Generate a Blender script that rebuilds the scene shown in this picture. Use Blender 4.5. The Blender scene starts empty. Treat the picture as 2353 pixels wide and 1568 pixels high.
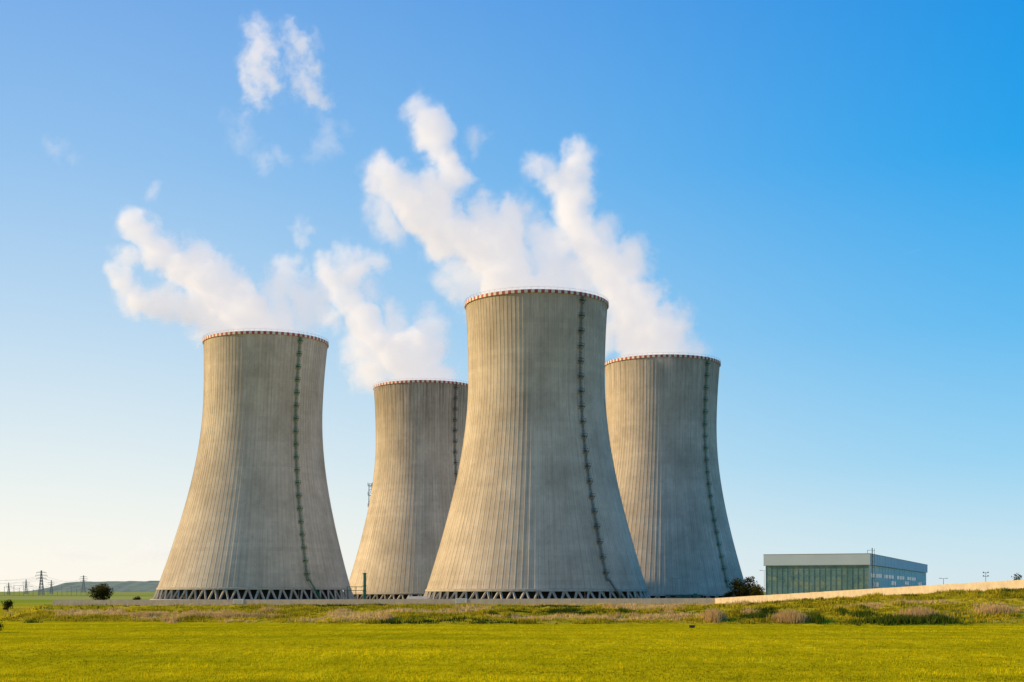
import bpy, math, random
from mathutils import Vector, noise as mnoise
random.seed(7)
F=3200.0; HY=1362.0; CX=1176.5; EYE=6.0
def P(px,py,Y):            # world point seen at a given bearing / elevation at distance Y
    return Vector(((px-CX)/F*Y, Y, EYE+(HY-py)/F*Y))
scene=bpy.context.scene
col=scene.collection

# ------------------------------------------------------------------ helpers
class B:
    def __init__(s): s.v=[]; s.f=[]; s.m=[]
    def quad(s,a,b,c,d,m=0):
        i=len(s.v); s.v+= [tuple(a),tuple(b),tuple(c),tuple(d)]; s.f.append((i,i+1,i+2,i+3)); s.m.append(m)
    def tri(s,a,b,c,m=0):
        i=len(s.v); s.v+=[tuple(a),tuple(b),tuple(c)]; s.f.append((i,i+1,i+2)); s.m.append(m)
    def box(s,o,ux,uy,uz,m=0):      # o corner, edge vectors
        o=Vector(o);ux=Vector(ux);uy=Vector(uy);uz=Vector(uz)
        i=len(s.v)
        s.v+=[tuple(p) for p in (o,o+ux,o+ux+uy,o+uy,o+uz,o+ux+uz,o+ux+uy+uz,o+uy+uz)]
        for q in ((0,3,2,1),(4,5,6,7),(0,1,5,4),(1,2,6,5),(2,3,7,6),(3,0,4,7)):
            s.f.append(tuple(i+k for k in q)); s.m.append(m)
    def beam(s,a,b,w,m=0,w2=None):
        a=Vector(a);b=Vector(b);d=(b-a)
        if d.length<1e-6:return
        w2=w2 or w
        d.normalize(); up=Vector((0,0,1)) if abs(d.z)<.95 else Vector((0,1,0))
        x=d.cross(up).normalized(); y=x.cross(d).normalized()
        i=len(s.v)
        for p,ww in ((a,w),(b,w2)):
            for sx,sy in ((-1,-1),(1,-1),(1,1),(-1,1)):
                s.v.append(tuple(p+x*sx*ww/2+y*sy*ww/2))
        for q in ((0,3,2,1),(4,5,6,7),(0,1,5,4),(1,2,6,5),(2,3,7,6),(3,0,4,7)):
            s.f.append(tuple(i+k for k in q)); s.m.append(m)
    def obj(s,name,mats,parent=None,smooth=False):
        me=bpy.data.meshes.new(name); me.from_pydata(s.v,[],s.f)
        for m in mats: me.materials.append(m)
        me.polygons.foreach_set('material_index',s.m)
        if smooth: me.polygons.foreach_set('use_smooth',[True]*len(s.f))
        me.update()
        o=bpy.data.objects.new(name,me); col.objects.link(o)
        if parent: o.parent=parent
        return o
def empty(name,loc=(0,0,0)):
    o=bpy.data.objects.new(name,None); o.location=loc; col.objects.link(o); return o

def newmat(name):
    m=bpy.data.materials.new(name); m.use_nodes=True
    nt=m.node_tree; return m,nt,nt.nodes['Principled BSDF']
def N(nt,t,**k):
    n=nt.nodes.new(t)
    for a,b in k.items(): setattr(n,a,b)
    return n
def L(nt,a,b): nt.links.new(a,b)
def simple(name,c,rough=.8,var=.15,scale=1.0,metal=0.0):
    m,nt,b=newmat(name)
    tc=N(nt,'ShaderNodeTexCoord'); no=N(nt,'ShaderNodeTexNoise'); no.inputs['Scale'].default_value=scale; no.inputs['Detail'].default_value=6
    L(nt,tc.outputs['Object'],no.inputs['Vector'])
    r=N(nt,'ShaderNodeValToRGB')
    r.color_ramp.elements[0].position=.3; r.color_ramp.elements[1].position=.7
    r.color_ramp.elements[0].color=(*[x*(1-var) for x in c],1); r.color_ramp.elements[1].color=(*[min(1,x*(1+var)) for x in c],1)
    L(nt,no.outputs['Fac'],r.inputs['Fac']); L(nt,r.outputs['Color'],b.inputs['Base Color'])
    b.inputs['Roughness'].default_value=rough; b.inputs['Metallic'].default_value=metal
    return m
def mixc(nt,a,b,fac,mode='MIX'):
    n=N(nt,'ShaderNodeMix',data_type='RGBA',blend_type=mode)
    for s,v in ((n.inputs[0],fac),(n.inputs[6],a),(n.inputs[7],b)):
        if isinstance(v,(int,float)): s.default_value=v
        elif isinstance(v,tuple): s.default_value=(*v,1) if len(v)==3 else v
        else: L(nt,v,s)
    return n.outputs[2]
def ramp(nt,src,stops):
    r=N(nt,'ShaderNodeValToRGB'); e=r.color_ramp.elements
    while len(e)<len(stops): e.new(.5)
    for i,(p,c) in enumerate(stops):
        e[i].position=p; e[i].color=(c,c,c,1) if isinstance(c,(int,float)) else (*c,1)
    L(nt,src,r.inputs['Fac']); return r.outputs['Color']
def noise(nt,vec,scale,detail=5,rough=.55,dist=0):
    n=N(nt,'ShaderNodeTexNoise'); n.inputs['Scale'].default_value=scale; n.inputs['Detail'].default_value=detail
    n.inputs['Roughness'].default_value=rough; n.inputs['Distortion'].default_value=dist
    L(nt,vec,n.inputs['Vector']); return n.outputs['Fac']
def mapping(nt,vec,scale=(1,1,1),loc=(0,0,0)):
    n=N(nt,'ShaderNodeMapping'); n.inputs['Scale'].default_value=scale; n.inputs['Location'].default_value=loc
    L(nt,vec,n.inputs['Vector']); return n.outputs['Vector']
def MT(nt,op,a,bb=None,clamp=False):
    n=N(nt,'ShaderNodeMath',operation=op); n.use_clamp=clamp
    for i,x in enumerate((a,bb)):
        if x is None: continue
        if isinstance(x,(int,float)): n.inputs[i].default_value=x
        else: L(nt,x,n.inputs[i])
    return n.outputs[0]

# ------------------------------------------------------------------ sun and sky
AZ=math.radians(-82); EL=math.radians(20)
sdir=Vector((math.sin(AZ)*math.cos(EL),math.cos(AZ)*math.cos(EL),math.sin(EL)))
sl=bpy.data.lights.new('sun','SUN'); sl.energy=5.0; sl.angle=math.radians(.5); sl.color=(1,.69,.28)
so=bpy.data.objects.new('sun',sl); so.rotation_euler=(-sdir).to_track_quat('-Z','Y').to_euler(); so.location=(-300,200,300); col.objects.link(so)
w=bpy.data.worlds.new('World'); scene.world=w; w.use_nodes=True; nt=w.node_tree
bg=nt.nodes['Background']; STR=.13
sky=N(nt,'ShaderNodeTexSky',sky_type='NISHITA'); sky.sun_disc=False; sky.sun_elevation=EL; sky.sun_rotation=AZ
sky.air_density=1.0; sky.dust_density=.6; sky.ozone_density=1.5
tc=N(nt,'ShaderNodeTexCoord'); nv=N(nt,'ShaderNodeVectorMath',operation='NORMALIZE'); L(nt,tc.outputs['Generated'],nv.inputs[0])
sp=N(nt,'ShaderNodeSeparateXYZ'); L(nt,nv.outputs[0],sp.inputs[0])
zc=MT(nt,'MAXIMUM',sp.outputs[2],0.0)
base=ramp(nt,zc,[(0,(.66,.80,.87)),(.03,(.54,.76,.89)),(.09,(.29,.63,.89)),(.18,(.11,.49,.88)),(.29,(.008,.37,.85)),(.40,(.002,.285,.79)),(.8,(.004,.17,.50))])
dp=N(nt,'ShaderNodeVectorMath',operation='DOT_PRODUCT'); L(nt,nv.outputs[0],dp.inputs[0]); dp.inputs[1].default_value=(math.sin(AZ),math.cos(AZ),0)
g=N(nt,'ShaderNodeMapRange',interpolation_type='SMOOTHSTEP'); g.inputs[1].default_value=-.30; g.inputs[2].default_value=.48; L(nt,dp.outputs['Value'],g.inputs[0])
ex=MT(nt,'EXPONENT',MT(nt,'MULTIPLY',zc,-4.2))
fac=MT(nt,'MULTIPLY',g.outputs[0],ex)
c=mixc(nt,base,(1.0,.95,.86),fac)
# unseen sky behind the viewer dimmed on purpose, to deepen the towers' shaded sides
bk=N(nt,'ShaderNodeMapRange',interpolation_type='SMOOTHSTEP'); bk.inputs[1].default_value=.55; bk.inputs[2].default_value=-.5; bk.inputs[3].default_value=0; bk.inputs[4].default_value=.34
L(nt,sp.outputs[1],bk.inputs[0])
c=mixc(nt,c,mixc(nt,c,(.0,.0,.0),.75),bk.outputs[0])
sc=N(nt,'ShaderNodeVectorMath',operation='SCALE'); L(nt,c,sc.inputs[0]); sc.inputs['Scale'].default_value=1/STR
hs=N(nt,'ShaderNodeHueSaturation'); hs.inputs['Saturation'].default_value=1.4; hs.inputs['Value'].default_value=1.5
L(nt,sky.outputs[0],hs.inputs['Color'])
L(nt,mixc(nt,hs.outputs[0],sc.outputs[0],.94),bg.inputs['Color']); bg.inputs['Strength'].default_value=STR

# ------------------------------------------------------------------ materials
def concrete(name,seed,topdark):
    m,nt,b=newmat(name)
    uv=N(nt,'ShaderNodeUVMap'); V=uv.outputs[0]          # u: 0..108 ribs, v: height m
    o=mapping(nt,V,(1,1,1),(seed*37.3,seed*11.0,0))
    big=noise(nt,mapping(nt,o,(.09,.035,1)),1,8,.7)
    streak=noise(nt,mapping(nt,o,(2.0,.02,1)),1,6,.7)
    streak2=noise(nt,mapping(nt,o,(.7,.012,1),(5,3,0)),1,4,.7)
    fine=noise(nt,mapping(nt,o,(1.0,.5,1)),1,8,.75)
    c=mixc(nt,(.54,.465,.385),(.80,.70,.59),ramp(nt,big,[(.36,0),(.62,1)]))
    c=mixc(nt,c,(.34,.285,.23),ramp(nt,streak,[(.51,0),(.73,.6)]))
    c=mixc(nt,c,(.86,.77,.66),ramp(nt,streak2,[(.55,0),(.75,.45)]))
    c=mixc(nt,c,(.34,.285,.23),ramp(nt,fine,[(.54,0),(.79,.55)]))
    sep=N(nt,'ShaderNodeSeparateXYZ'); L(nt,o,sep.inputs[0])
    fu=MT(nt,'FLOOR',sep.outputs[0]); fv=MT(nt,'FLOOR',MT(nt,'MULTIPLY',sep.outputs[1],.5))
    wn=N(nt,'ShaderNodeTexWhiteNoise',noise_dimensions='2D'); 
    cb2=N(nt,'ShaderNodeCombineXYZ'); L(nt,fu,cb2.inputs[0]); L(nt,fv,cb2.inputs[1]); L(nt,cb2.outputs[0],wn.inputs['Vector'])
    c=mixc(nt,c,ramp(nt,wn.outputs['Value'],[(0,.93),(1,1.0)]),1.0,'MULTIPLY')
    wc=N(nt,'ShaderNodeTexWhiteNoise',noise_dimensions='1D'); L(nt,fu,wc.inputs['W'])
    c=mixc(nt,c,ramp(nt,wc.outputs['Value'],[(0,.91),(1,1.0)]),1.0,'MULTIPLY')
    wr=N(nt,'ShaderNodeTexWhiteNoise',noise_dimensions='1D'); L(nt,fv,wr.inputs['W'])
    c=mixc(nt,c,ramp(nt,wr.outputs['Value'],[(0,.93),(1,1.0)]),1.0,'MULTIPLY')
    # construction joints between ribs: thin dark vertical lines
    fr_=MT(nt,'FRACT',sep.outputs[0]); jl=MT(nt,'LESS_THAN',MT(nt,'ABSOLUTE',MT(nt,'SUBTRACT',fr_,.61)),.035)
    c=mixc(nt,c,(.28,.235,.19),MT(nt,'MULTIPLY',jl,.45))
    sv=N(nt,'ShaderNodeSeparateXYZ'); L(nt,V,sv.inputs[0])
    tm=N(nt,'ShaderNodeMapRange'); tm.inputs['From Min'].default_value=120.5-46; tm.inputs['From Max'].default_value=120.5
    L(nt,sv.outputs[1],tm.inputs[0])
    s3=noise(nt,mapping(nt,o,(1.1,.02,1),(9,1,0)),1,5,.75)
    s4=MT(nt,'MULTIPLY',ramp(nt,s3,[(.34,0),(.62,1)]),MT(nt,'MULTIPLY',MT(nt,'POWER',tm.outputs[0],1.1),topdark))
    c=mixc(nt,c,(.18,.15,.12),s4)
    L(nt,c,b.inputs['Base Color']); b.inputs['Roughness'].default_value=.95; b.inputs['Specular IOR Level'].default_value=.15
    return m
m_col=simple('column_concrete',(.46,.42,.37),.9,.2,.8)
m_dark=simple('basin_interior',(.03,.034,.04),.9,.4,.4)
m_red=simple('rim_red',(.42,.07,.06),.7,.3,.5)
m_white=simple('rim_white',(.74,.68,.62),.7,.15,.5)
m_green=simple('ladder_green',(.02,.17,.085),.6,.25,1.)
m_lgrey=simple('ladder_dark_steel',(.07,.095,.09),.6,.25,1.)
m_teal=simple('teal_paint',(.02,.16,.12),.5,.2,1.)
m_steel=simple('galvanised_steel',(.30,.31,.32),.5,.15,2.)

# ------------------------------------------------------------------ cooling towers
HS=120.5; NR=108
def rad(z):
    h=z-90.5
    return 28.8*math.sqrt(1+(h/(71. if h<0 else 103.))**2)
def tower(X,Y,zb,zg,lad,seed,ladmat,shear=0,topdark=.5):
    """zb = z of shell's lower edge, zg = ground"""
    root=empty('cooling_tower',(X,Y,zb))
    me_v=[];me_f=[];uvs=[]
    rows=64
    prof=[(0.0,0.0),(.42,0.0),(.45,.085),(.55,.085),(.58,0.0)]
    nc=NR*len(prof)
    for j in range(rows+1):
        z=HS*j/rows; r=rad(z)
        for i in range(NR):
            for (t,d) in prof:
                a=(i+t)/NR*2*math.pi; rr=r+d
                me_v.append((rr*math.cos(a)+shear*z,rr*math.sin(a),z)); 
    nout=len(me_v)
    for j in range(rows+1):
        z=HS*j/rows; r=rad(z)-(.9 if j<rows else .5)
        for i in range(nc):
            a=i/nc*2*math.pi
            me_v.append((r*math.cos(a)+shear*z,r*math.sin(a),z))
    us=[i+t for i in range(NR) for (t,d) in prof]+[NR]
    for j in range(rows):
        for i in range(nc):
            k=(i+1)%nc
            me_f.append((j*nc+i,j*nc+k,(j+1)*nc+k,(j+1)*nc+i))
            z0=HS*j/rows; z1=HS*(j+1)/rows
            uvs+=[(us[i],z0),(us[i+1],z0),(us[i+1],z1),(us[i],z1)]
    for j in range(rows):
        for i in range(nc):
            k=(i+1)%nc
            me_f.append((nout+j*nc+i,nout+(j+1)*nc+i,nout+(j+1)*nc+k,nout+j*nc+k))
            z0=HS*j/rows; z1=HS*(j+1)/rows
            uvs+=[(us[i],z0),(us[i],z1),(us[i+1],z1),(us[i+1],z0)]
    for i in range(nc):
        k=(i+1)%nc
        me_f.append((rows*nc+i,rows*nc+k,nout+rows*nc+k,nout+rows*nc+i)); uvs+=[(us[i],HS)]*4
        me_f.append((i,nout+i,nout+k,k)); uvs+=[(us[i],0)]*4
    me=bpy.data.meshes.new('shell'); me.from_pydata(me_v,[],me_f)
    ul=me.uv_layers.new(name='UVMap'); ul.data.foreach_set('uv',[c for p in uvs for c in p])
    me.materials.append(concrete('weathered_concrete',seed,topdark)); me.update()
    o=bpy.data.objects.new('shell',me); o.parent=root; col.objects.link(o)
    sx=shear*HS
    b=B(); n=140; r0=rad(HS)-.45; r1=rad(HS)+.55
    for i in range(n):
        a0=i/n*2*math.pi; a1=(i+1)/n*2*math.pi; m=i%2
        def q(r,a,z): return (r*math.cos(a)+sx,r*math.sin(a),z)
        z0=HS-.85; z1=HS+.45
        b.quad(q(r1,a0,z0),q(r1,a1,z0),q(r1,a1,z1),q(r1,a0,z1),m)
        b.quad(q(r1,a0,z1),q(r1,a1,z1),q(r0,a1,z1),q(r0,a0,z1),m)
        b.quad(q(r0,a0,z1),q(r0,a1,z1),q(r0,a1,HS+.02),q(r0,a0,HS+.02),m)
        b.quad(q(rad(HS)+.05,a0,z0),q(rad(HS)+.05,a1,z0),q(r1,a1,z0),q(r1,a0,z0),m)
    b.obj('rim_band',[m_red,m_white],root)
    b=B()
    for i in range(72):
        a0=i/72*2*math.pi; a1=(i+1)/72*2*math.pi; r=r1-.15
        p0=Vector((r*math.cos(a0)+sx,r*math.sin(a0),HS+.45)); p1=Vector((r*math.cos(a1)+sx,r*math.sin(a1),HS+.45)); u=Vector((0,0,1.0))
        b.beam(p0,p0+u,.07); b.beam(p0+u,p1+u,.06)
    b.obj('rim_handrail',[m_steel],root)
    b=B(); n=112; hg=zb-zg
    rb=rad(0)
    for i in range(n):
        a0=i/n*2*math.pi; a1=(i+1)/n*2*math.pi
        def q(r,a,z): return (r*math.cos(a),r*math.sin(a),z)
        b.quad(q(rb+.45,a0,-.55),q(rb+.45,a1,-.55),q(rb+.32,a1,.35),q(rb+.32,a0,.35))
        b.quad(q(rb+.32,a0,.35),q(rb+.32,a1,.35),q(rb-.1,a1,.5),q(rb-.1,a0,.5))
        b.quad(q(rb-1.3,a0,-.55),q(rb-1.3,a1,-.55),q(rb+.45,a1,-.55),q(rb+.45,a0,-.55))
        b.quad(q(rb+3.4,a0,-hg-1),q(rb+3.4,a1,-hg-1),q(rb+3.4,a1,-hg+.9),q(rb+3.4,a0,-hg+.9))
        b.quad(q(rb+3.4,a0,-hg+.9),q(rb+3.4,a1,-hg+.9),q(rb+1.2,a1,-hg+.9),q(rb+1.2,a0,-hg+.9))
    for i in range(56):
        at=i/56*2*math.pi
        for s in (-1,1):
            ab=at+s*.5/56*2*math.pi*.86
            att=at+s*.06/56*2*math.pi
            b.beam(((rb+2.0)*math.cos(ab),(rb+2.0)*math.sin(ab),-hg),((rb-.3)*math.cos(att),(rb-.3)*math.sin(att),-.5),.75)
    b.obj('support_columns',[m_col],root)
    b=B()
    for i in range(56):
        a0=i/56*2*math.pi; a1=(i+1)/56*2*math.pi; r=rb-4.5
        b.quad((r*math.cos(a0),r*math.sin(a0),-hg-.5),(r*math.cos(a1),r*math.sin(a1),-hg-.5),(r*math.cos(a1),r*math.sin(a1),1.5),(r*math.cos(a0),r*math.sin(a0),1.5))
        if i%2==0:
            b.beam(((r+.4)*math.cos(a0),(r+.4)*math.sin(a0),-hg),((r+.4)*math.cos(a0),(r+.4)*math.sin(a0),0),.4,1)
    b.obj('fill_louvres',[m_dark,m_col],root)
    b=B()
    fc=math.atan2(-Y,-X)
    A=fc+lad
    ur=Vector((math.cos(A),math.sin(A),0)); ut=Vector((-math.sin(A),math.cos(A),0))
    def pt(z,off,t=0): return ur*(rad(z)+off)+ut*t+Vector((shear*z,0,z))
    zs=[3.5+i*2.0 for i in range(int((HS-3.5)/2.0)+1)]+[HS+.9]
    for i in range(len(zs)-1):
        a,c=zs[i],zs[i+1]
        for t in (-.38,.38):
            b.beam(pt(min(a,HS),.45,t)+Vector((0,0,max(0,a-HS))),pt(min(c,HS),.45,t)+Vector((0,0,max(0,c-HS))),.14)
            b.beam(pt(min(a,HS),1.1,t),pt(min(c,HS),1.1,t),.08)
        for q in range(5):
            zz=a+q*.4
            if zz<HS: b.beam(pt(zz,.45,-.38),pt(zz,.45,.38),.07)
        zz=min(a+1,HS)
        b.beam(pt(zz,.4,-.4),pt(zz,1.1,-.4),.08); b.beam(pt(zz,.4,.4),pt(zz,1.1,.4),.08); b.beam(pt(zz,1.1,-.4),pt(zz,1.1,.4),.08)
    zz=7.0
    while zz<HS-1:
        o=pt(zz,.1,-1.2)
        b.box(o,ut*2.4,ur*1.4,(0,0,.2))
        b.beam(pt(zz,.1,-1.1)-Vector((0,0,1.2)),pt(zz,1.4,-1.1),.13); b.beam(pt(zz,.1,1.1)-Vector((0,0,1.2)),pt(zz,1.4,1.1),.13)
        for t in (-1.15,0,1.15):
            b.beam(pt(zz,1.45,t),pt(zz,1.45,t)+Vector((0,0,1.1)),.09)
        b.beam(pt(zz,1.45,-1.15)+Vector((0,0,1.1)),pt(zz,1.45,1.15)+Vector((0,0,1.1)),.09)
        for t in (-1.15,1.15): b.beam(pt(zz,.2,t)+Vector((0,0,1.1)),pt(zz,1.45,t)+Vector((0,0,1.1)),.08)
        zz+=6.15
    p0=pt(4.2,1.2,0); p1=pt(0,3.0,5.5)+Vector((0,0,-hg))
    for t in (0,.8):
        b.beam(p0+ur*t,p1+ur*t,.25); b.beam(p0+ur*t+Vector((0,0,1.1)),p1+ur*t+Vector((0,0,1.1)),.09)
    for i in range(26):
        c=p0.lerp(p1,i/26); b.box(c,ur*.8,ut*.28,(0,0,.06))
    for i in range(0,26,4):
        c=p0.lerp(p1,i/26); b.beam(c,c+Vector((0,0,1.1)),.07)
    b.obj('inspection_ladder',[ladmat],root)
    return root
T={1:(-126.2,684,7.9,2.0),3:(10.4,590,7.0,1.8),4:(76.7,731,4.9,0.5),2:(-51.2,820,5.6,.8)}
tower(*T[3],math.radians(37.5),3.1,m_lgrey,0,.4)
tower(*T[1],math.radians(31.5),1.7,m_green,.045,.25)
tower(*T[4],math.radians(49),4.9,m_green,.017,.6)
tower(*T[2],math.radians(35.5),7.3,m_lgrey,0,1.0)

# ------------------------------------------------------------------ terrain
def lerp(a,b,t): return a+(b-a)*t
def cl(t): return max(0,min(1,t))
def ss(a,b,x):
    t=cl((x-a)/(b-a)); return t*t*(3-2*t)
def wallY(X): 
    if X<68.6: return lerp(540,470,(X+178)/246.6)
    return 470-(X-68.6)/49.1*150
def bankinfo(X,Y):
    px=CX+F*X/max(Y,60)
    if px<91: yb=1393+(91-px)*.32
    elif px<1643: yb=lerp(1393,1391.5,(px-91)/1552)
    else: yb=1391.5-(min(px,2750)-1643)/710*36.5
    foot=lerp(284,256,cl(px/900)) if px<900 else lerp(256,250,cl((px-900)/1450))
    foot+=4*mnoise.noise(Vector((X*.02,0,0)))
    return px,yb,foot
def H(X,Y):
    px,yb,foot=bankinfo(X,Y)
    bm=0
    if Y<foot: z=0.0
    else:
        C=foot+46
        zl=max(0,EYE-(yb-HY)/F*Y-.12)
        zc=max(0,EYE-(yb-HY)/F*C-.12)
        if Y<C:
            t=(Y-foot)/(C-foot); z=zc*(t**.8); z=min(z,zc)
        else: z=zl
        wy=wallY(X) if X>-178 else 540
        pl=1.0+3.0*ss(70,140,X)*(1-ss(560,640,Y)) -0.8*ss(600,760,Y)
        t=ss(wy+3,wy+26,Y)
        z=lerp(z,pl,t)
        bm=(1-ss(0,5,Y-wy))*ss(-60,60,px) if px<60 else (1-ss(0,5,Y-wy))
        bm*=ss(0,3,Y-foot)
        if bm>0:
            amp=1.0 if Y<C+8 else .5
            z+=bm*amp*(.45*mnoise.noise(Vector((X*.12,Y*.12,3)))+.30*mnoise.noise(Vector((X*.33,Y*.33,8))))*ss(0,8,Y-foot)*(1-ss(-12,-2,Y-wy))
    z+=7.0*ss(1300,3600,Y)
    if Y>3600: z+=(Y-3600)*.0006
    return z,bm
def axis(segs):
    r=[]
    for a,b,s in segs:
        x=a
        while x<b: r.append(x); x+=s
    r.append(segs[-1][1]); return r
xs=axis([(-9000,-2000,1000),(-2000,-400,160),(-400,-240,20),(-240,180,1.4),(180,400,20),(400,2000,160),(2000,9000,1000)])
ys=axis([(-1500,-100,350),(-100,230,22),(230,350,1.3),(350,580,3.5),(580,900,20),(900,2000,100),(2000,4000,250),(4000,12000,1000)])
gv=[];gm=[]
for y in ys:
    for x in xs:
        z,bm=H(x,y); gv.append((x,y,z)); gm.append(bm)
nx=len(xs)
gf=[(j*nx+i,j*nx+i+1,(j+1)*nx+i+1,(j+1)*nx+i) for j in range(len(ys)-1) for i in range(nx-1)]
me=bpy.data.meshes.new('ground'); me.from_pydata(gv,[],gf)
at=me.attributes.new('bank','FLOAT','POINT'); at.data.foreach_set('value',gm)
me.polygons.foreach_set('use_smooth',[True]*len(gf))
m,nt,b=newmat('meadow_and_crop')
geo=N(nt,'ShaderNodeNewGeometry'); V=geo.outputs['Position']
atn=N(nt,'ShaderNodeAttribute',attribute_name='bank')
f1=noise(nt,mapping(nt,V,(1.8,.30,1)),1,6,.75); f2=noise(nt,mapping(nt,V,(.012,.045,1)),1,6,.65); f3=noise(nt,mapping(nt,V,(.30,.08,1)),1,6,.7)
fb=noise(nt,mapping(nt,V,(.015,.55,1)),1,3,.6)
c=mixc(nt,(.46,.42,.003),(.72,.57,.006),ramp(nt,f2,[(.38,0),(.62,1)]))
c=mixc(nt,c,(.22,.20,.005),ramp(nt,f1,[(.46,0),(.66,.85)]))
c=mixc(nt,c,(.90,.76,.015),ramp(nt,f3,[(.5,0),(.70,.7)]))
c=mixc(nt,c,(.34,.31,.01),ramp(nt,fb,[(.5,0),(.68,.45)]))
g1=noise(nt,mapping(nt,V,(.10,.07,.3)),1,6,.7); g2=noise(nt,mapping(nt,V,(.6,.25,.6)),1,6,.75); g3=noise(nt,mapping(nt,V,(.22,.10,.5),(7,7,0)),1,5,.7)
cb_=mixc(nt,(.32,.29,.010),(.66,.52,.03),ramp(nt,g1,[(.38,0),(.62,1)]))
cb_=mixc(nt,cb_,(.08,.09,.006),ramp(nt,g2,[(.49,0),(.68,.85)]))
cb_=mixc(nt,cb_,(.66,.47,.14),ramp(nt,g3,[(.56,0),(.74,.6)]))
c=mixc(nt,c,cb_,atn.outputs['Fac'])
sp=N(nt,'ShaderNodeSeparateXYZ'); L(nt,V,sp.inputs[0])
fr=N(nt,'ShaderNodeMapRange'); fr.inputs[1].default_value=520; fr.inputs[2].default_value=620; L(nt,sp.outputs[1],fr.inputs[0])
h1=noise(nt,mapping(nt,V,(.003,.0016,1)),1,2,.5)
cf=mixc(nt,(.32,.40,.04),(.46,.48,.14),ramp(nt,h1,[(.45,0),(.55,1)]))
c=mixc(nt,c,cf,fr.outputs[0])
L(nt,c,b.inputs['Base Color']); b.inputs['Roughness'].default_value=1; b.inputs['Specular IOR Level'].default_value=.0
me.materials.append(m); me.update()
o=bpy.data.objects.new('ground',me); col.objects.link(o)

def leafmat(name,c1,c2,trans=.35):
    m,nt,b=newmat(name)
    oi=N(nt,'ShaderNodeAttribute',attribute_name='tone')
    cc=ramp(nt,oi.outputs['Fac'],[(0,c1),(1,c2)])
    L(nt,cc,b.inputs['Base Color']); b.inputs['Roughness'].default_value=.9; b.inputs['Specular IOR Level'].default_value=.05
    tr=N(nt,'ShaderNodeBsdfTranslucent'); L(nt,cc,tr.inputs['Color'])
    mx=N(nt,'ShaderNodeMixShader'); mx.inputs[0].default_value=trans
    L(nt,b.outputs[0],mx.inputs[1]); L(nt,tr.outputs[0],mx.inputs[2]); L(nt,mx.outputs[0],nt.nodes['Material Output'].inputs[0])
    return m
def blades(name,items,mats):
    v=[];f=[];mi=[];rn=[]
    for (x,y,z,h,wd,mid,rv,n,spread) in items:
        for k in range(n):
            a=random.uniform(0,6.283); bx=x+random.uniform(-spread,spread); by=y+random.uniform(-spread,spread)
            hh=h*random.uniform(.6,1.15); lx=random.uniform(-.35,.35)*hh; ly=random.uniform(-.3,.3)*hh
            dx=math.cos(a)*wd; dy=math.sin(a)*wd; i=len(v)
            v+=[(bx-dx,by-dy,z-.05),(bx+dx,by+dy,z-.05),(bx+lx,by+ly,z+hh)]
            f.append((i,i+1,i+2)); mi.append(mid); rn.append(cl(rv+random.uniform(-.2,.2)))
    me=bpy.data.meshes.new(name); me.from_pydata(v,[],f)
    for m in mats: me.materials.append(m)
    me.polygons.foreach_set('material_index',mi)
    a=me.attributes.new('tone','FLOAT','FACE'); a.data.foreach_set('value',rn)
    me.update(); o=bpy.data.objects.new(name,me); col.objects.link(o); return o
mg=leafmat('grass_blades',(.16,.16,.008),(.68,.55,.03)); md=leafmat('dry_grass_blades',(.44,.29,.10),(.76,.56,.27)); mk=leafmat('dark_weeds',(.04,.07,.01),(.15,.20,.02))
items=[]
cnt=0
while cnt<19000:
    Y=random.uniform(250,312) if random.random()<.8 else random.uniform(312,470); px=random.uniform(-60,2480); X=(px-CX)/F*Y
    z,bm=H(X,Y)
    if bm<.6: continue
    nn=mnoise.noise(Vector((X*.05,Y*.08,1))); n2=mnoise.noise(Vector((X*.15,Y*.2,5)))
    if n2<-.2 and random.random()<.7: continue
    mid=0; h=.35+1.0*max(0,n2)
    if nn>.26: mid=1; h*=1.2
    elif nn<-.34: mid=2; 
    items.append((X,Y,z,h,.12,mid,.5+nn+random.uniform(-.2,.2),4,.5)); cnt+=1
def clump(px,py_Y,w,hh,mid,n):
    for _ in range(n):
        X=(px-CX)/F*py_Y+random.gauss(0,w/2.2); Y=py_Y+random.gauss(0,1.5); z,_b=H(X,Y)
        e=math.exp(-((X-(px-CX)/F*py_Y)/w)**2)
        items.append((X,Y,z,hh*(.4+.7*e),.09,mid,.6,4,.35))
clump(1640,262,2.2,2.0,1,240); clump(1815,258,3.2,1.9,1,300); clump(1875,256,1.2,1.7,2,120); clump(2110,257,4.5,1.7,1,260)
clump(2060,253,9,1.2,2,420); clump(2150,253,4,1.2,2,200); clump(330,290,6,.9,1,300); clump(560,280,8,1.0,1,350); clump(450,284,7,.8,1,200)
clump(1740,266,2,1.1,2,90); clump(1980,262,3,1.0,2,100); clump(2290,262,5,1.2,1,160)
for q in range(46):       # scattered weeds and dry tussocks along the slope
    Y=random.uniform(262,300); clump(random.uniform(60,2400),Y,random.uniform(.7,2.6),random.uniform(.6,1.1),random.choice((0,0,1,2)),random.randint(20,60))
blades('bank_grass',items,[mg,md,mk])
items=[]
for r in range(34000):
    Y=88+ (170)*random.random()**1.5; px=random.uniform(-60,2420); X=(px-CX)/F*Y
    Yr=round(Y/.5)*.5+random.uniform(-.06,.06)
    nn=mnoise.noise(Vector((X*.03,Yr*.12,2)))+.6*mnoise.noise(Vector((X*.3,Yr*.1,2)))
    items.append((X,Yr,0,.18+.08*nn,.045,0,.5+nn*.9,3,.14))
mcr=leafmat('crop_blades',(.30,.28,.004),(.86,.72,.008))
blades('field_crop',items,[mcr])

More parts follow.
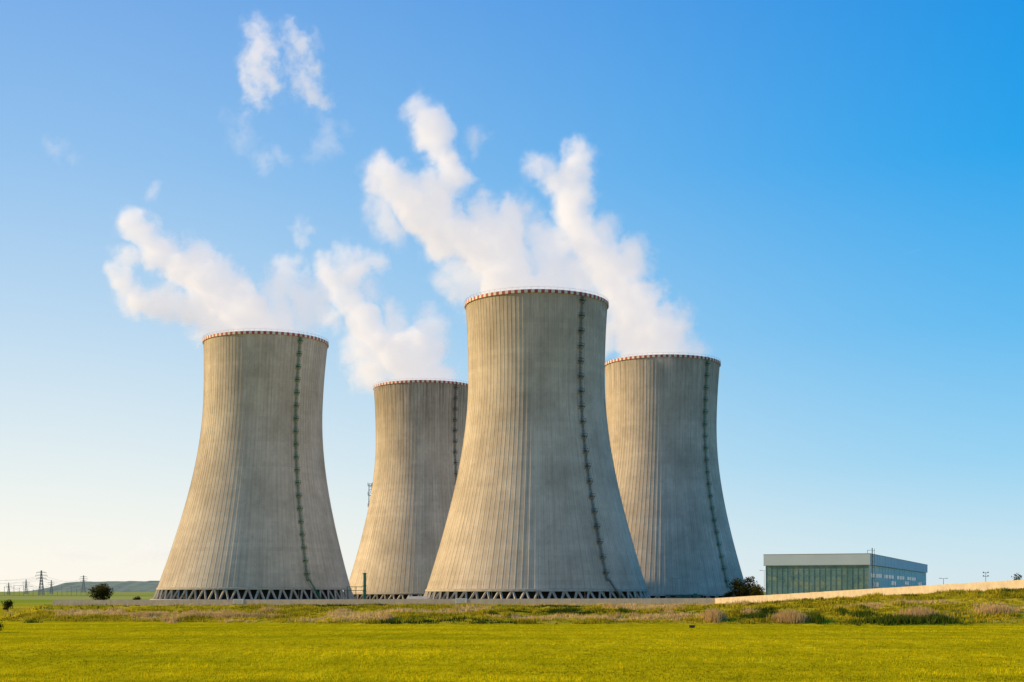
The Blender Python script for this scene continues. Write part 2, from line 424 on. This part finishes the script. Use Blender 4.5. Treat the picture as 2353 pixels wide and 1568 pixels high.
# ------------------------------------------------------------------ perimeter wall
m_wall=simple('wall_concrete',(.58,.50,.40),.9,.12,.6)
m_wall2=simple('wall_coping',(.64,.56,.46),.9,.1,.6)
b=B()
def wall_run(x0,y0,x1,y1,zb0,zb1,h0,h1,n):
    for i in range(n):
        t0=i/n; t1=(i+1)/n
        p0=Vector((lerp(x0,x1,t0),lerp(y0,y1,t0),0)); p1=Vector((lerp(x0,x1,t1),lerp(y0,y1,t1),0))
        za=lerp(zb0,zb1,t0); zc=lerp(zb0,zb1,t1); ha=lerp(h0,h1,t0); hc=lerp(h0,h1,t1)
        d=(p1-p0).normalized(); nrm=Vector((d.y,-d.x,0))
        th=.18
        dz=random.uniform(-.03,.03)
        a=p0+d*.02; c=p1-d*.02
        A0=a+nrm*th/2; A1=c+nrm*th/2; B0=a-nrm*th/2; B1=c-nrm*th/2
        def Z(p,z): return Vector((p.x,p.y,z))
        l0,l1,u0,u1=za-1.5,zc-1.5,za+ha+dz,zc+hc+dz
        b.quad(Z(A0,l0),Z(A1,l1),Z(A1,u1),Z(A0,u0)); b.quad(Z(B1,l1),Z(B0,l0),Z(B0,u0),Z(B1,u1))
        b.quad(Z(A0,u0),Z(A1,u1),Z(B1,u1),Z(B0,u0),1); b.quad(Z(B0,l0),Z(A0,l0),Z(A0,u0),Z(B0,u0)); b.quad(Z(A1,l1),Z(B1,l1),Z(B1,u1),Z(A1,u1))
        b.box(p0-d*.09-nrm*.11+Vector((0,0,za-1.5)),d*.18,nrm*.22,(0,0,1.5+ha+.02),1)
wall_run(-178,540,68.6,470,.7,1.75,2.35,2.35,82)
wall_run(68.6,470,141.3,248,1.75,9.0,2.35,2.35,60)
b.obj('perimeter_wall',[m_wall,m_wall2])
m_sign=simple('sign_white',(.75,.75,.73),.6,.04,1); m_ink=simple('sign_ink',(.10,.10,.12),.7,.1,1)
for px in (548,1060):
    X=(px-CX)/F*505
    for _ in range(5): X=(px-CX)/F*wallY(X)
    Y=wallY(X); d=Vector((246.6,-70,0)).normalized(); nrm=Vector((d.y,-d.x,0))
    zt=.7+(X+178)/246.6*1.05+2.35
    root=empty('notice_board',(X,Y,zt))
    b=B(); o=Vector((-2.1*d.x,-2.1*d.y,-1.5))+nrm*.22
    b.box(o,d*4.2,nrm*.06,(0,0,1.7)); b.obj('panel',[m_sign],root)
    b=B()
    for r in range(4):
        x=.3
        while x<3.7:
            wd=random.uniform(.15,.5); 
            if x+wd<3.9: b.box(o+d*x+nrm*.065+Vector((0,0,1.3-r*.35)),d*wd,nrm*.01,(0,0,.12))
            x+=wd+.13
    b.obj('text_lines',[m_ink],root)
    b=B()
    for t in (.3,3.8): b.beam(o+d*t-nrm*.05-Vector((0,0,1.2)),o+d*t-nrm*.05+Vector((0,0,1.7)),.1)
    b.obj('posts',[m_steel],root)

# ------------------------------------------------------------------ industrial hall
root=empty('industrial_hall',(128,500,0))
v=Vector((.3706,.9288,0)); u=Vector((-.9288,.3706,0)); Z=Vector((0,0,1))
m_fas=simple('roof_cladding',(.50,.62,.76),.5,.06,.1); m_pan=simple('white_cladding',(.78,.75,.71),.7,.08,.3)
m,nt,bb=newmat('green_tinted_glazing'); m_glass=m
oi=N(nt,'ShaderNodeTexCoord'); wv=noise(nt,mapping(nt,oi.outputs['Object'],(.3,.3,.25)),1,3,.6); 
wn=N(nt,'ShaderNodeTexVoronoi',feature='F1',distance='CHEBYCHEV'); wn.inputs['Scale'].default_value=.35; L(nt,oi.outputs['Object'],wn.inputs['Vector'])
c=mixc(nt,(.07,.19,.22),(.16,.29,.31),ramp(nt,wv,[(.35,0),(.65,1)])); c=mixc(nt,c,(.32,.36,.24),ramp(nt,wn.outputs['Color'],[(.5,0),(.9,.6)]))
L(nt,c,bb.inputs['Base Color']); bb.inputs['Roughness'].default_value=.25
m_mul=simple('mullions',(.16,.31,.32),.5,.1,1); m_win=simple('window_glass',(.05,.07,.09),.15,.2,.5)
W=37; LN=218
b=B()
b.box(v*.3+u*.3+Z*0,u*(W-.6),v*(LN-.6),Z*15.9)
b.obj('core_walls',[m_pan],root)
b=B(); b.box(Z*2,u*W,v*.25,Z*14.0); b.obj('front_glazing',[m_glass],root)
b=B()
for i in range(20):
    b.box(u*(i*W/19-.06)-v*.14+Z*2,u*.12,v*.13,Z*14)
for k in range(8):
    b.box(u*.0-v*.10+Z*(3+k*1.85),u*W,v*.09,Z*.11)
b.obj('mullions',[m_mul],root)
b=B()
b.box(-v*.7-u*.7+Z*16,u*(W+1.4),v*(LN+1.4),Z*4.0)
b.obj('roof_fascia',[m_fas],root)
b=B()
nn=44
for i in range(nn+1): b.box(-u*.76+v*(i*LN/nn)+Z*16,u*.06,v*.22,Z*4.0)
b.box(-u*.80-v*.76+Z*19.9,u*(W+1.6),v*(LN+1.6),Z*.18)
b.box(-u*.80-v*.76+Z*15.85,u*(W+1.6),v*.1,Z*.18)
b.obj('roof_trim',[m_steel],root)
b=B()
b.box(Z*2,v*LN,u*.28,Z*13.9)
b.obj('side_wall',[m_pan],root)
b=B()
for (a,c_,z0,z1) in ((6,40,11.6,13.0),(46,80,11.6,13.0),(90,120,11.6,13.0),(130,170,11.6,13.),(14,30,8.2,9.8),(70,86,9.0,10.6),(120,140,9.5,11.0),(176,200,9.5,11.0)):
    b.box(v*a-u*.03+Z*z0,v*(c_-a),u*.05,Z*(z1-z0),0)
    x=a
    while x<=c_: b.box(v*x-u*.07+Z*z0,v*.25,u*.05,Z*(z1-z0),1); x+=4
b.obj('side_windows',[m_win,m_pan],root)
b=B()
for i in range(23): b.box(v*(i*LN/22-.1)-u*.12+Z*2,v*.2,u*.11,Z*13.9)
b.box(-u*.1+Z*10.6,v*LN,u*.09,Z*.2)
b.obj('pilasters',[m_pan],root)
b=B()
o=-u*1.3-v*.4
for t in (0,.7): b.beam(o+v*t+Z*3,o+v*t+Z*22,.18)
for k in range(36): b.beam(o+Z*(3.3+k*.5),o+v*.7+Z*(3.3+k*.5),.09)
for k in range(9): b.beam(o+Z*(5+k*2),o-u*.8+Z*(5+k*2),.1); b.beam(o-u*.8+Z*(5+k*2),o-u*.8+v*.7+Z*(5+k*2),.1)
b.beam(o-u*.8+Z*5,o-u*.8+Z*21.8,.1)
b.beam(o+Z*21.2,o+u*1.6+Z*21.2,.12); b.beam(o+u*1.6+Z*20.1,o+u*1.6+Z*21.2,.12)
b.obj('roof_ladder',[m_lgrey],root)

# ------------------------------------------------------------------ trees
m_bark=simple('bark',(.09,.07,.05),.9,.3,2)
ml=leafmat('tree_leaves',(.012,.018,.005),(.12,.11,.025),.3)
def tree(name,px,Y,w,h,z,n=2600,leaf=.5,seed=1,mat=None,low=.12):
    rs=random.Random(seed); X=(px-CX)/F*Y
    root=empty(name,(X,Y,z))
    b=B(); b.beam((0,0,-.3),(0.1*w*.2,0,h*.4),w*.06,0,w*.04)
    lobes=[]
    for k in range(11):
        a=rs.uniform(0,6.283); rr=rs.uniform(.1,.33)*w
        c=Vector((math.cos(a)*rr,math.sin(a)*rr,h*rs.uniform(.28,.78))); r=w*rs.uniform(.13,.24)
        c.z=min(c.z,h-r*.8); lobes.append((c,r)); b.beam((0,0,h*.2),c,w*.025,0,w*.01)
    b.obj('trunk_and_limbs',[m_bark],root)
    v=[];f=[];rn=[]
    for k in range(n):
        c,r=rs.choice(lobes)
        d=Vector((rs.gauss(0,1),rs.gauss(0,1),rs.gauss(0,1))).normalized()*r*(rs.random()**.33)*rs.uniform(.85,1.25)
        d.z*=.85; p=c+d
        if p.z<h*low: p.z=h*low+rs.random()*h*.2
        s=leaf*rs.uniform(.5,1.2)
        q=[Vector((rs.uniform(-1,1),rs.uniform(-1,1),rs.uniform(-1,1)))*s for _ in range(3)]
        i=len(v); v+=[tuple(p+t) for t in q]; f.append((i,i+1,i+2))
        rn.append(cl(.35+.45*d.z/r+rs.uniform(-.25,.25)))  # leaf tone rises with height in each lobe, with random spread
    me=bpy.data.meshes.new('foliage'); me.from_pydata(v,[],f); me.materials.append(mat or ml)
    a=me.attributes.new('tone','FLOAT','FACE'); a.data.foreach_set('value',rn)
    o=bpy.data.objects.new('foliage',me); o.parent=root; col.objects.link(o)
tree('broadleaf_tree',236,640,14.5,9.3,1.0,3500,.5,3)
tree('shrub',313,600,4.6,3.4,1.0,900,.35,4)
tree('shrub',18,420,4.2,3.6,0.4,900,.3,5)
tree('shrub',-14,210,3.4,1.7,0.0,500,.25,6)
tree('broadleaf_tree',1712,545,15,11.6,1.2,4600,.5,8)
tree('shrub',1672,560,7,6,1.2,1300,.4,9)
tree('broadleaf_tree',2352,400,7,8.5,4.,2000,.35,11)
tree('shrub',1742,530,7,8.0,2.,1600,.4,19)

# ------------------------------------------------------------------ hills
b=B()
def hh(X): 
    px=CX+F*X/4200
    t=ss(60,190,px)*(1-ss(430,620,px))
    return 6+ (10+ 24*t+5*mnoise.noise(Vector((X*.006,0,0)))+2.5*mnoise.noise(Vector((X*.03,4,0)))+1.5*mnoise.noise(Vector((X*.09,4,0))))*(.25+.75*t)*(1-ss(620,760,px))
hx=[-3500+i*8 for i in range(470)]
hv=[];hf=[];HN=9
prof=[(-420,0),(-320,.25),(-220,.55),(-100,.85),(0,1),(150,1.02),(300,.9),(500,.5),(800,0)]
for x in hx:
    for (dy,k) in prof:
        z=hh(x)*k+2.5*mnoise.noise(Vector((x*.03,dy*.02,9)))*(k>0)
        hv.append((x,4200+dy,max(-2,z) if k>0 else -3))
for i in range(len(hx)-1):
    for j in range(HN-1):
        a=i*HN+j; hf.append((a,a+HN,a+HN+1,a+1))
me=bpy.data.meshes.new('hills'); me.from_pydata(hv,[],hf); me.polygons.foreach_set('use_smooth',[True]*len(hf))
m,nt,bb=newmat('wooded_hills'); g=N(nt,'ShaderNodeNewGeometry')
n1=noise(nt,mapping(nt,g.outputs['Position'],(.03,.01,.08)),1,6,.7)
n0=noise(nt,mapping(nt,g.outputs['Position'],(.003,.002,.02)),1,3,.6)
c=mixc(nt,(.15,.24,.22),(.31,.38,.24),ramp(nt,n1,[(.35,0),(.65,1)])); c=mixc(nt,c,(.42,.48,.20),ramp(nt,n0,[(.55,0),(.62,.6)]))
L(nt,c,bb.inputs['Base Color']); bb.inputs['Roughness'].default_value=1
me.materials.append(m); o=bpy.data.objects.new('hills',me); col.objects.link(o)

# ------------------------------------------------------------------ pylons and poles
m_pyl=simple('pylon_steel',(.38,.36,.34),.6,.1,1)
def pylon(px,Y,h,z=4,wd=.45,arms=3):
    X=(px-CX)/F*Y; root=empty('power_pylon',(X,Y,z)); b=B()
    def cw(t): return h*.085*(1-t)**1.3+h*.014
    cs=((-1,-1),(1,-1),(1,1),(-1,1)); n=8; lv=[i/n for i in range(n+1)]
    for i in range(n):
        t0,t1=lv[i],lv[i+1]
        for k in range(4):
            a=cs[k]; c=cs[(k+1)%4]
            A=Vector((a[0]*cw(t0),a[1]*cw(t0),t0*h)); A1=Vector((a[0]*cw(t1),a[1]*cw(t1),t1*h))
            C=Vector((c[0]*cw(t0),c[1]*cw(t0),t0*h)); C1=Vector((c[0]*cw(t1),c[1]*cw(t1),t1*h))
            b.beam(A,A1,wd); b.beam(A,C1,wd*.6); b.beam(C,A1,wd*.6)
    for q in range(arms):
        zz=h*(.68+.12*q); l=h*(.24-.04*abs(q-1))
        for s in (-1,1):
            b.beam((0,0,zz+h*.03),(s*l,0,zz),wd*.7); b.beam((0,0,zz),(s*l,0,zz),wd*.7); b.beam((s*l,0,zz),(s*l,0,zz-h*.06),wd*.5)
    b.obj('lattice',[m_pyl],root)
    return X,Y,z,h
pys=[pylon(95,1700,30,3,.5),pylon(192,2600,32,6,.5),pylon(60,1900,20,4,.35,2),pylon(20,1800,16,3,.3,2),pylon(118,2000,20,4,.35,2),pylon(-90,1650,30,3,.5)]
b=B()
def span(a,c,sag=5):
    pts=[]
    for i in range(13):
        t=i/12; p=Vector(a).lerp(Vector(c),t); p.z-=sag*4*t*(1-t); pts.append(p)
    for i in range(12): b.beam(pts[i],pts[i+1],.14)
for (i,j) in ((5,0),(0,1),(3,2),(2,4)):
    A=pys[i];C=pys[j]
    for q in range(2):
        for s in (-1,1):
            span((A[0]+s*A[3]*.2,A[1],A[2]+A[3]*(.68+.12*q)-1.5),(C[0]+s*C[3]*.2,C[1],C[2]+C[3]*(.68+.12*q)-1.5))
b.obj('power_lines',[m_pyl])
b=B()
for k in range(9):
    X=(10+k*22-CX)/F*1750; hgt=random.uniform(7,13)
    b.beam((X,1750,2),(X,1750,3+hgt),.4); b.beam((X,1750,2+hgt),(X+12,1750,2+hgt),.3)
    b.beam((X+5,1755,2),(X+5,1755,3+hgt*.7),.35)
b.obj('substation_gantry',[m_pyl])
def lamp(px,Y,ytop,z,kind=0):
    X=(px-CX)/F*Y; top=EYE+(HY-ytop)/F*Y; h=top-z; root=empty('street_lamp',(X,Y,z)); b=B()
    b.beam((0,0,0),(0,0,h),.22,0,.12)
    if kind==0: 
        for s in (-1,1): b.beam((0,0,h),(s*1.3,0,h+.15),.12); b.box((s*1.3-.45,-.2,h+.05),(.9,0,0),(0,.4,0),(0,0,.2))
    else:
        b.beam((-1.0,0,h-.3),(1.0,0,h-.3),.14)
        b.beam((-1.0,0,h-1.6),(1.0,0,h-1.6),.14)
        for s in (-1,1): b.box((s*.85-.22,-.2,h-.3),(.44,0,0),(0,.4,0),(0,0,.42)); b.box((s*.85-.22,-.2,h-1.6),(.44,0,0),(0,.4,0),(0,0,.42))
    b.obj('pole_and_lights',[m_steel],root)
lamp(2265,520,1315,4,1); lamp(2168,560,1330,4,0); lamp(1553,600,1330,1,0); lamp(1756,530,1312,2,0)
root=empty('lattice_mast',((851-CX)/F*905,905,1)); b=B(); h=EYE+(HY-1112)/F*905-1
n=20
for i in range(n):
    t0=i/n;t1=(i+1)/n; w0=1.6-.7*t0; w1=1.6-.7*t1; z0=h*t0; z1=h*t1
    c=((-1,-1),(1,-1),(1,1),(-1,1))
    for k in range(4):
        a=c[k];d=c[(k+1)%4]
        b.beam((a[0]*w0,a[1]*w0,z0),(a[0]*w1,a[1]*w1,z1),.22,i%2); b.beam((a[0]*w0,a[1]*w0,z0),(d[0]*w1,d[1]*w1,z1),.13,i%2); b.beam((a[0]*w1,a[1]*w1,z1),(d[0]*w1,d[1]*w1,z1),.13,i%2)
for zz in (h*.80,h*.9,h*.98): 
    b.box((-1.5,-1.5,zz),(3.,0,0),(0,3.,0),(0,0,.2))
    for s in (-1.4,1.4): b.beam((s,-1.5,zz),(s,-1.5,zz+2.2),.3)
b.obj('lattice',[m_lgrey,m_steel],root)
X0=(838-CX)/F*560
root=empty('green_vent_stack',(X0,560,1)); b=B(); h=EYE+(HY-1317)/F*560-1
n=12
for i in range(n):
    a0=i/n*6.283;a1=(i+1)/n*6.283;r=.62
    b.quad((r*math.cos(a0),r*math.sin(a0),0),(r*math.cos(a1),r*math.sin(a1),0),(r*math.cos(a1),r*math.sin(a1),h),(r*math.cos(a0),r*math.sin(a0),h))
    b.tri((0,0,h),(r*math.cos(a0),r*math.sin(a0),h),(r*math.cos(a1),r*math.sin(a1),h))
for zz in (1,3.2,5.4,7.6,h-.4): b.box((-.78,-.78,zz),(1.56,0,0),(0,1.56,0),(0,0,.25))
b.beam((0,0,h),(0,0,h+1.2),.12)
b.beam((-7,0,7.3),(0,0,7.3),.22); b.beam((-7,0,5.8),(0,0,5.8),.22)
for t in (-7,-3.5): b.beam((t,0,0),(t,0,7.4),.25)
b.obj('stack_and_pipes',[m_teal],root)
root=empty('pipe_gantry',((1572-CX)/F*600,600,0)); b=B()
for t in (-7,-2.5,2.5,7): b.beam((t,0,0),(t,0,4.9),.35)
b.beam((-8,0,4.8),(8,0,4.8),.5); b.beam((-7,0,3.9),(7,0,3.9),.4)
b.box((-3,-.8,3.0),(5,0,0),(0,1.6,0),(0,0,1.4)); b.box((4,-.6,3.2),(1.6,0,0),(0,1.2,0),(0,0,2.4))
b.obj('pipes',[m_teal],root)
root=empty('pump_house',((960-CX)/F*520,520,1)); b=B()
b.box((-4,-2.5,0),(8,0,0),(0,5,0),(0,0,2.4)); b.obj('walls',[m_pan],root)
b=B()
b.quad((-4.4,-2.9,2.35),(4.4,-2.9,2.35),(3.4,0,3.6),(-3.4,0,3.6)); b.quad((4.4,2.9,2.35),(-4.4,2.9,2.35),(-3.4,0,3.6),(3.4,0,3.6))
b.tri((-4.4,2.9,2.35),(-4.4,-2.9,2.35),(-3.4,0,3.6)); b.tri((4.4,-2.9,2.35),(4.4,2.9,2.35),(3.4,0,3.6)); b.obj('roof',[m_wall2],root)
root=empty('concrete_well_head',((1590-CX)/F*236,236,0)); b=B()
b.box((-.45,-.4,-.1),(.9,0,0),(0,.8,0),(0,0,.45)); b.box((-.52,-.47,.352),(1.04,0,0),(0,.94,0),(0,0,.12)); b.obj('block',[m_bark],root)

# ------------------------------------------------------------------ steam
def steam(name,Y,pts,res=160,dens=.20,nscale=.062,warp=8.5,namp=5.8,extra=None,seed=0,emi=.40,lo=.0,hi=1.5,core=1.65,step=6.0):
    """pts: list of chains; chain = [(px,py,rpx,strength)...]"""
    P3=[];R=[];S=[]
    rs=random.Random(seed+5)
    for ch in pts:
        if len(ch)==1: ch=ch+[(ch[0][0]+2,ch[0][1],*ch[0][2:])]
        for a,c in zip(ch[:-1],ch[1:]):
            d=math.hypot(a[0]-c[0],a[1]-c[1]); n=max(1,int(d/6))
            for i in range(n):
                t=i/n; q=[lerp(a[k],c[k],t) for k in range(3)]; st=lerp(a[3] if len(a)>3 else 1,c[3] if len(c)>3 else 1,t)
                p=P(q[0],q[1],Y); r=q[2]/F*Y
                p.y+=rs.uniform(-.35,.35)*r
                P3.append(p);R.append(r*1.2);S.append(st**.85)
    for e in (extra or []): P3.append(Vector(e[:3]));R.append(e[3]);S.append(1.0)
    me=bpy.data.meshes.new(name); me.from_pydata([tuple(p) for p in P3],[],[])
    me.attributes.new('rad','FLOAT','POINT').data.foreach_set('value',R)
    me.attributes.new('str','FLOAT','POINT').data.foreach_set('value',S)
    o=bpy.data.objects.new(name,me); col.objects.link(o)
    mn=[min(p[k]-r*1.5-2 for p,r in zip(P3,R)) for k in range(3)]; mx=[max(p[k]+r*1.5+2 for p,r in zip(P3,R)) for k in range(3)]
    big=max(mx[k]-mn[k] for k in range(3))
    g=bpy.data.node_groups.new(name+'_field','GeometryNodeTree')
    g.interface.new_socket('Geometry',in_out='INPUT',socket_type='NodeSocketGeometry'); g.interface.new_socket('Geometry',in_out='OUTPUT',socket_type='NodeSocketGeometry')
    gi=N(g,'NodeGroupInput'); go=N(g,'NodeGroupOutput')
    pos=N(g,'GeometryNodeInputPosition')
    def vm(op,a,c_=None,scale=None):
        n=N(g,'ShaderNodeVectorMath',operation=op)
        L(g,a,n.inputs[0])
        if c_ is not None:
            if isinstance(c_,tuple): n.inputs[1].default_value=c_
            else: L(g,c_,n.inputs[1])
        if scale is not None: n.inputs['Scale'].default_value=scale
        return n
    def mt(op,a,c_=None): return MT(g,op,a,c_)
    def nz(vec,sc,det,rg):
        n=N(g,'ShaderNodeTexNoise'); n.inputs['Scale'].default_value=sc; n.inputs['Detail'].default_value=det; n.inputs['Roughness'].default_value=rg
        L(g,vec,n.inputs['Vector']); return n
    ps=vm('ADD',pos.outputs[0],(seed*31.7,seed*17.1,seed*5.3)).outputs[0]
    wn=nz(ps,nscale*1.0,5,.65); wv=vm('SCALE',vm('SUBTRACT',wn.outputs['Color'],(.5,.5,.5)).outputs[0],None,warp*2).outputs[0]
    pw=vm('ADD',pos.outputs[0],wv).outputs[0]
    sn=N(g,'GeometryNodeSampleNearest',domain='POINT'); L(g,gi.outputs[0],sn.inputs['Geometry']); L(g,pw,sn.inputs['Sample Position'])
    def smp(dt,field):
        s=N(g,'GeometryNodeSampleIndex',data_type=dt,domain='POINT'); L(g,gi.outputs[0],s.inputs['Geometry']); L(g,field,s.inputs['Value']); L(g,sn.outputs[0],s.inputs['Index']); return s.outputs[0]
    sp_=smp('FLOAT_VECTOR',N(g,'GeometryNodeInputPosition').outputs[0])
    na=N(g,'GeometryNodeInputNamedAttribute',data_type='FLOAT'); na.inputs['Name'].default_value='rad'
    nb=N(g,'GeometryNodeInputNamedAttribute',data_type='FLOAT'); nb.inputs['Name'].default_value='str'
    rr=smp('FLOAT',na.outputs[0]); st=smp('FLOAT',nb.outputs[0])
    dist=vm('DISTANCE',pw,sp_).outputs['Value']
    q=mt('DIVIDE',dist,rr)
    ps2=vm('ADD',ps,wv).outputs[0]
    n2=nz(ps2,nscale*1.5,8,.68)
    val=mt('ADD',mt('MULTIPLY',mt('SUBTRACT',1.0,q),core),mt('MULTIPLY',mt('SUBTRACT',n2.outputs['Fac'],.5),namp))
    mr=N(g,'ShaderNodeMapRange',interpolation_type='SMOOTHSTEP'); mr.inputs[1].default_value=lo; mr.inputs[2].default_value=hi
    L(g,val,mr.inputs[0])
    lim=N(g,'ShaderNodeMapRange'); lim.inputs[1].default_value=1.45; lim.inputs[2].default_value=.9; L(g,q,lim.inputs[0])
    dn=mt('MULTIPLY',mt('MULTIPLY',mr.outputs[0],lim.outputs[0]),st)
    vc=N(g,'GeometryNodeVolumeCube'); L(g,dn,vc.inputs['Density']); vc.inputs['Min'].default_value=mn; vc.inputs['Max'].default_value=mx
    for k,ax in enumerate('XYZ'): vc.inputs['Resolution '+ax].default_value=max(16,int(res*(mx[k]-mn[k])/big))
    m=bpy.data.materials.new(name+'_vapour'); m.use_nodes=True; nt=m.node_tree; nt.nodes.clear()
    m.cycles.volume_step_rate=step
    out=N(nt,'ShaderNodeOutputMaterial'); vi=N(nt,'ShaderNodeVolumeInfo'); mu=N(nt,'ShaderNodeMath',operation='MULTIPLY'); mu.inputs[1].default_value=dens
    L(nt,vi.outputs['Density'],mu.inputs[0])
    sc=N(nt,'ShaderNodeVolumeScatter'); sc.inputs['Color'].default_value=(.98,.98,.98,1); sc.inputs['Anisotropy'].default_value=.1; L(nt,mu.outputs[0],sc.inputs['Density'])
    em=N(nt,'ShaderNodeEmission'); em.inputs['Color'].default_value=(1,.96,.96,1); m2=N(nt,'ShaderNodeMath',operation='MULTIPLY'); m2.inputs[1].default_value=emi  # added glow stands in for light scattered many times inside the vapour
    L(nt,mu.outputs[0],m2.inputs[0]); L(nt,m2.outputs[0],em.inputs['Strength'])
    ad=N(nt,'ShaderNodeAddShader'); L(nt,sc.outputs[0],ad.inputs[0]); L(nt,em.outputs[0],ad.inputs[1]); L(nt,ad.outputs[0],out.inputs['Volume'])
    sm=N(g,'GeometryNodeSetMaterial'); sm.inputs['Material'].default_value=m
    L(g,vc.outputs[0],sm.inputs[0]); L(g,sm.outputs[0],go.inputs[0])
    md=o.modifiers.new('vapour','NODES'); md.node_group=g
    return o
def mouth(k,shear=0):
    X,Y,zb,zg=T[k]; X+=shear*HS; z=zb+HS; r=[]
    for (rr,n) in ((0,1),(8,6),(16,12)):
        for i in range(n):
            a=i/n*6.283; r.append((X+rr*math.cos(a),Y+rr*math.sin(a),z-5,12)); 
            if rr<16: r.append((X+rr*math.cos(a)-1,Y+rr*math.sin(a),z+2,15))
    return r
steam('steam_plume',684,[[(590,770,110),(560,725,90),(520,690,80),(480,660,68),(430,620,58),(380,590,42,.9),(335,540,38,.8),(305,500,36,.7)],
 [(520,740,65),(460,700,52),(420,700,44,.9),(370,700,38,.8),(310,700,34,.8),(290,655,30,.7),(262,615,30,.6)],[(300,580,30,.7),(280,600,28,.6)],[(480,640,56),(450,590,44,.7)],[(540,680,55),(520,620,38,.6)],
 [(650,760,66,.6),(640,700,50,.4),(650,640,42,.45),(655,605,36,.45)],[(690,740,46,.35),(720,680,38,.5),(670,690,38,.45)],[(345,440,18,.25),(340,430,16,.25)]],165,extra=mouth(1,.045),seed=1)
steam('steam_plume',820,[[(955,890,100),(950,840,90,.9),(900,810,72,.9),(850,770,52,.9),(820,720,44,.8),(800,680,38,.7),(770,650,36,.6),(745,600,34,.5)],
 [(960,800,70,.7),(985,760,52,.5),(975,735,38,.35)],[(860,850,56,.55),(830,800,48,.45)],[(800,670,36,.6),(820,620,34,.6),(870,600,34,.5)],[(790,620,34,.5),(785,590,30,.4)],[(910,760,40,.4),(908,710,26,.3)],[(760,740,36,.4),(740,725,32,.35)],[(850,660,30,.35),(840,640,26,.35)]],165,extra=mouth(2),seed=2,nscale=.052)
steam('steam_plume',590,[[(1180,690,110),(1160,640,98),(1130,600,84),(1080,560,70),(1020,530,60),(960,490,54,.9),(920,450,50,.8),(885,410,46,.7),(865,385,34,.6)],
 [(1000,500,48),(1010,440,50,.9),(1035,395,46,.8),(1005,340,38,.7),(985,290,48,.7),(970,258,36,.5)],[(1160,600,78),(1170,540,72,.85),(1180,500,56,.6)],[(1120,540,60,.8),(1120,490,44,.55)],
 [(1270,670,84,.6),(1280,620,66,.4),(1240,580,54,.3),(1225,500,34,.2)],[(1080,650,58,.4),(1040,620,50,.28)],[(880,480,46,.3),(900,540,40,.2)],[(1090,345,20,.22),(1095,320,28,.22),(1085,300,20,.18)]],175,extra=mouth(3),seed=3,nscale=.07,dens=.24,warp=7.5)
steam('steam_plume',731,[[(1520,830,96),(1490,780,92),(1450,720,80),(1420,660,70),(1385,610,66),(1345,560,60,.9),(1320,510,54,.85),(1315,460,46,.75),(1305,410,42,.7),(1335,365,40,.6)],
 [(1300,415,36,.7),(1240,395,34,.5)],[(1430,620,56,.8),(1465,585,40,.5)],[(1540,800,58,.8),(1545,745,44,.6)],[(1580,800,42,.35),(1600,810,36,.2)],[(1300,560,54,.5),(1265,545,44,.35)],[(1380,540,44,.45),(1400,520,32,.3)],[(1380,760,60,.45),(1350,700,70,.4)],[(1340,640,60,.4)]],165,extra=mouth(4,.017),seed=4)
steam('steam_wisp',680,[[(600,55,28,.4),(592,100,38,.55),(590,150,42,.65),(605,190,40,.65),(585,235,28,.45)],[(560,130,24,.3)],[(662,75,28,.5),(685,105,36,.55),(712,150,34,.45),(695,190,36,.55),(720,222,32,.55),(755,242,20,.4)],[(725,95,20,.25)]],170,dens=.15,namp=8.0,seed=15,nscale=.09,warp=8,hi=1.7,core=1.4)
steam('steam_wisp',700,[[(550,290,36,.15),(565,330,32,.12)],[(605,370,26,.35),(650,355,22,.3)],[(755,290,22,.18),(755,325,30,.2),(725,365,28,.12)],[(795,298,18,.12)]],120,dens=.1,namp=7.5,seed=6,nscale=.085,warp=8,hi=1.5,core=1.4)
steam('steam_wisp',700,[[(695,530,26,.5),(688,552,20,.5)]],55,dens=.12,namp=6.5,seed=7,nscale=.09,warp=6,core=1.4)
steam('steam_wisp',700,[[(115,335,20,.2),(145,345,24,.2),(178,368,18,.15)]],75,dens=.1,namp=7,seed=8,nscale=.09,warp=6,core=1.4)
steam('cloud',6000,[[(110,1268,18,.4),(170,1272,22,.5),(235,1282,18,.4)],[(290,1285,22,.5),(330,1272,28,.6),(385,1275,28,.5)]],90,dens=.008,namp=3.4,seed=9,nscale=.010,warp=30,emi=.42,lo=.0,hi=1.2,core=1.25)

# contrail, 9 km up-range
b=B(); a=P(2045,595,9000); c=P(2115,573,9000); n=24
for i in range(n):
    t0=i/n;t1=(i+1)/n; w0=2+9*t0*(1-.4*t0); 
    b.beam(a.lerp(c,t0),a.lerp(c,t1),w0)
m_ct=bpy.data.materials.new('ice_crystals'); m_ct.use_nodes=True; nt=m_ct.node_tree; nt.nodes.clear()
o_=N(nt,'ShaderNodeOutputMaterial'); sc=N(nt,'ShaderNodeVolumeScatter'); sc.inputs['Density'].default_value=.06; em=N(nt,'ShaderNodeEmission'); em.inputs['Strength'].default_value=.06  # emission added beside the scattering, so the trail glows by itself
ad=N(nt,'ShaderNodeAddShader'); L(nt,sc.outputs[0],ad.inputs[0]); L(nt,em.outputs[0],ad.inputs[1]); L(nt,ad.outputs[0],o_.inputs['Volume'])
b.obj('contrail',[m_ct])

# ------------------------------------------------------------------ camera
cam=bpy.data.cameras.new('camera'); cam.sensor_width=36; cam.lens=36*F/2353; cam.shift_y=(HY-784)/2353
cam.clip_start=.5; cam.clip_end=30000
co=bpy.data.objects.new('camera',cam); co.location=(0,0,EYE); co.rotation_euler=(math.pi/2,0,0); col.objects.link(co)
scene.camera=co
scene.view_settings.view_transform='Standard'; scene.view_settings.look='None'; scene.view_settings.exposure=0
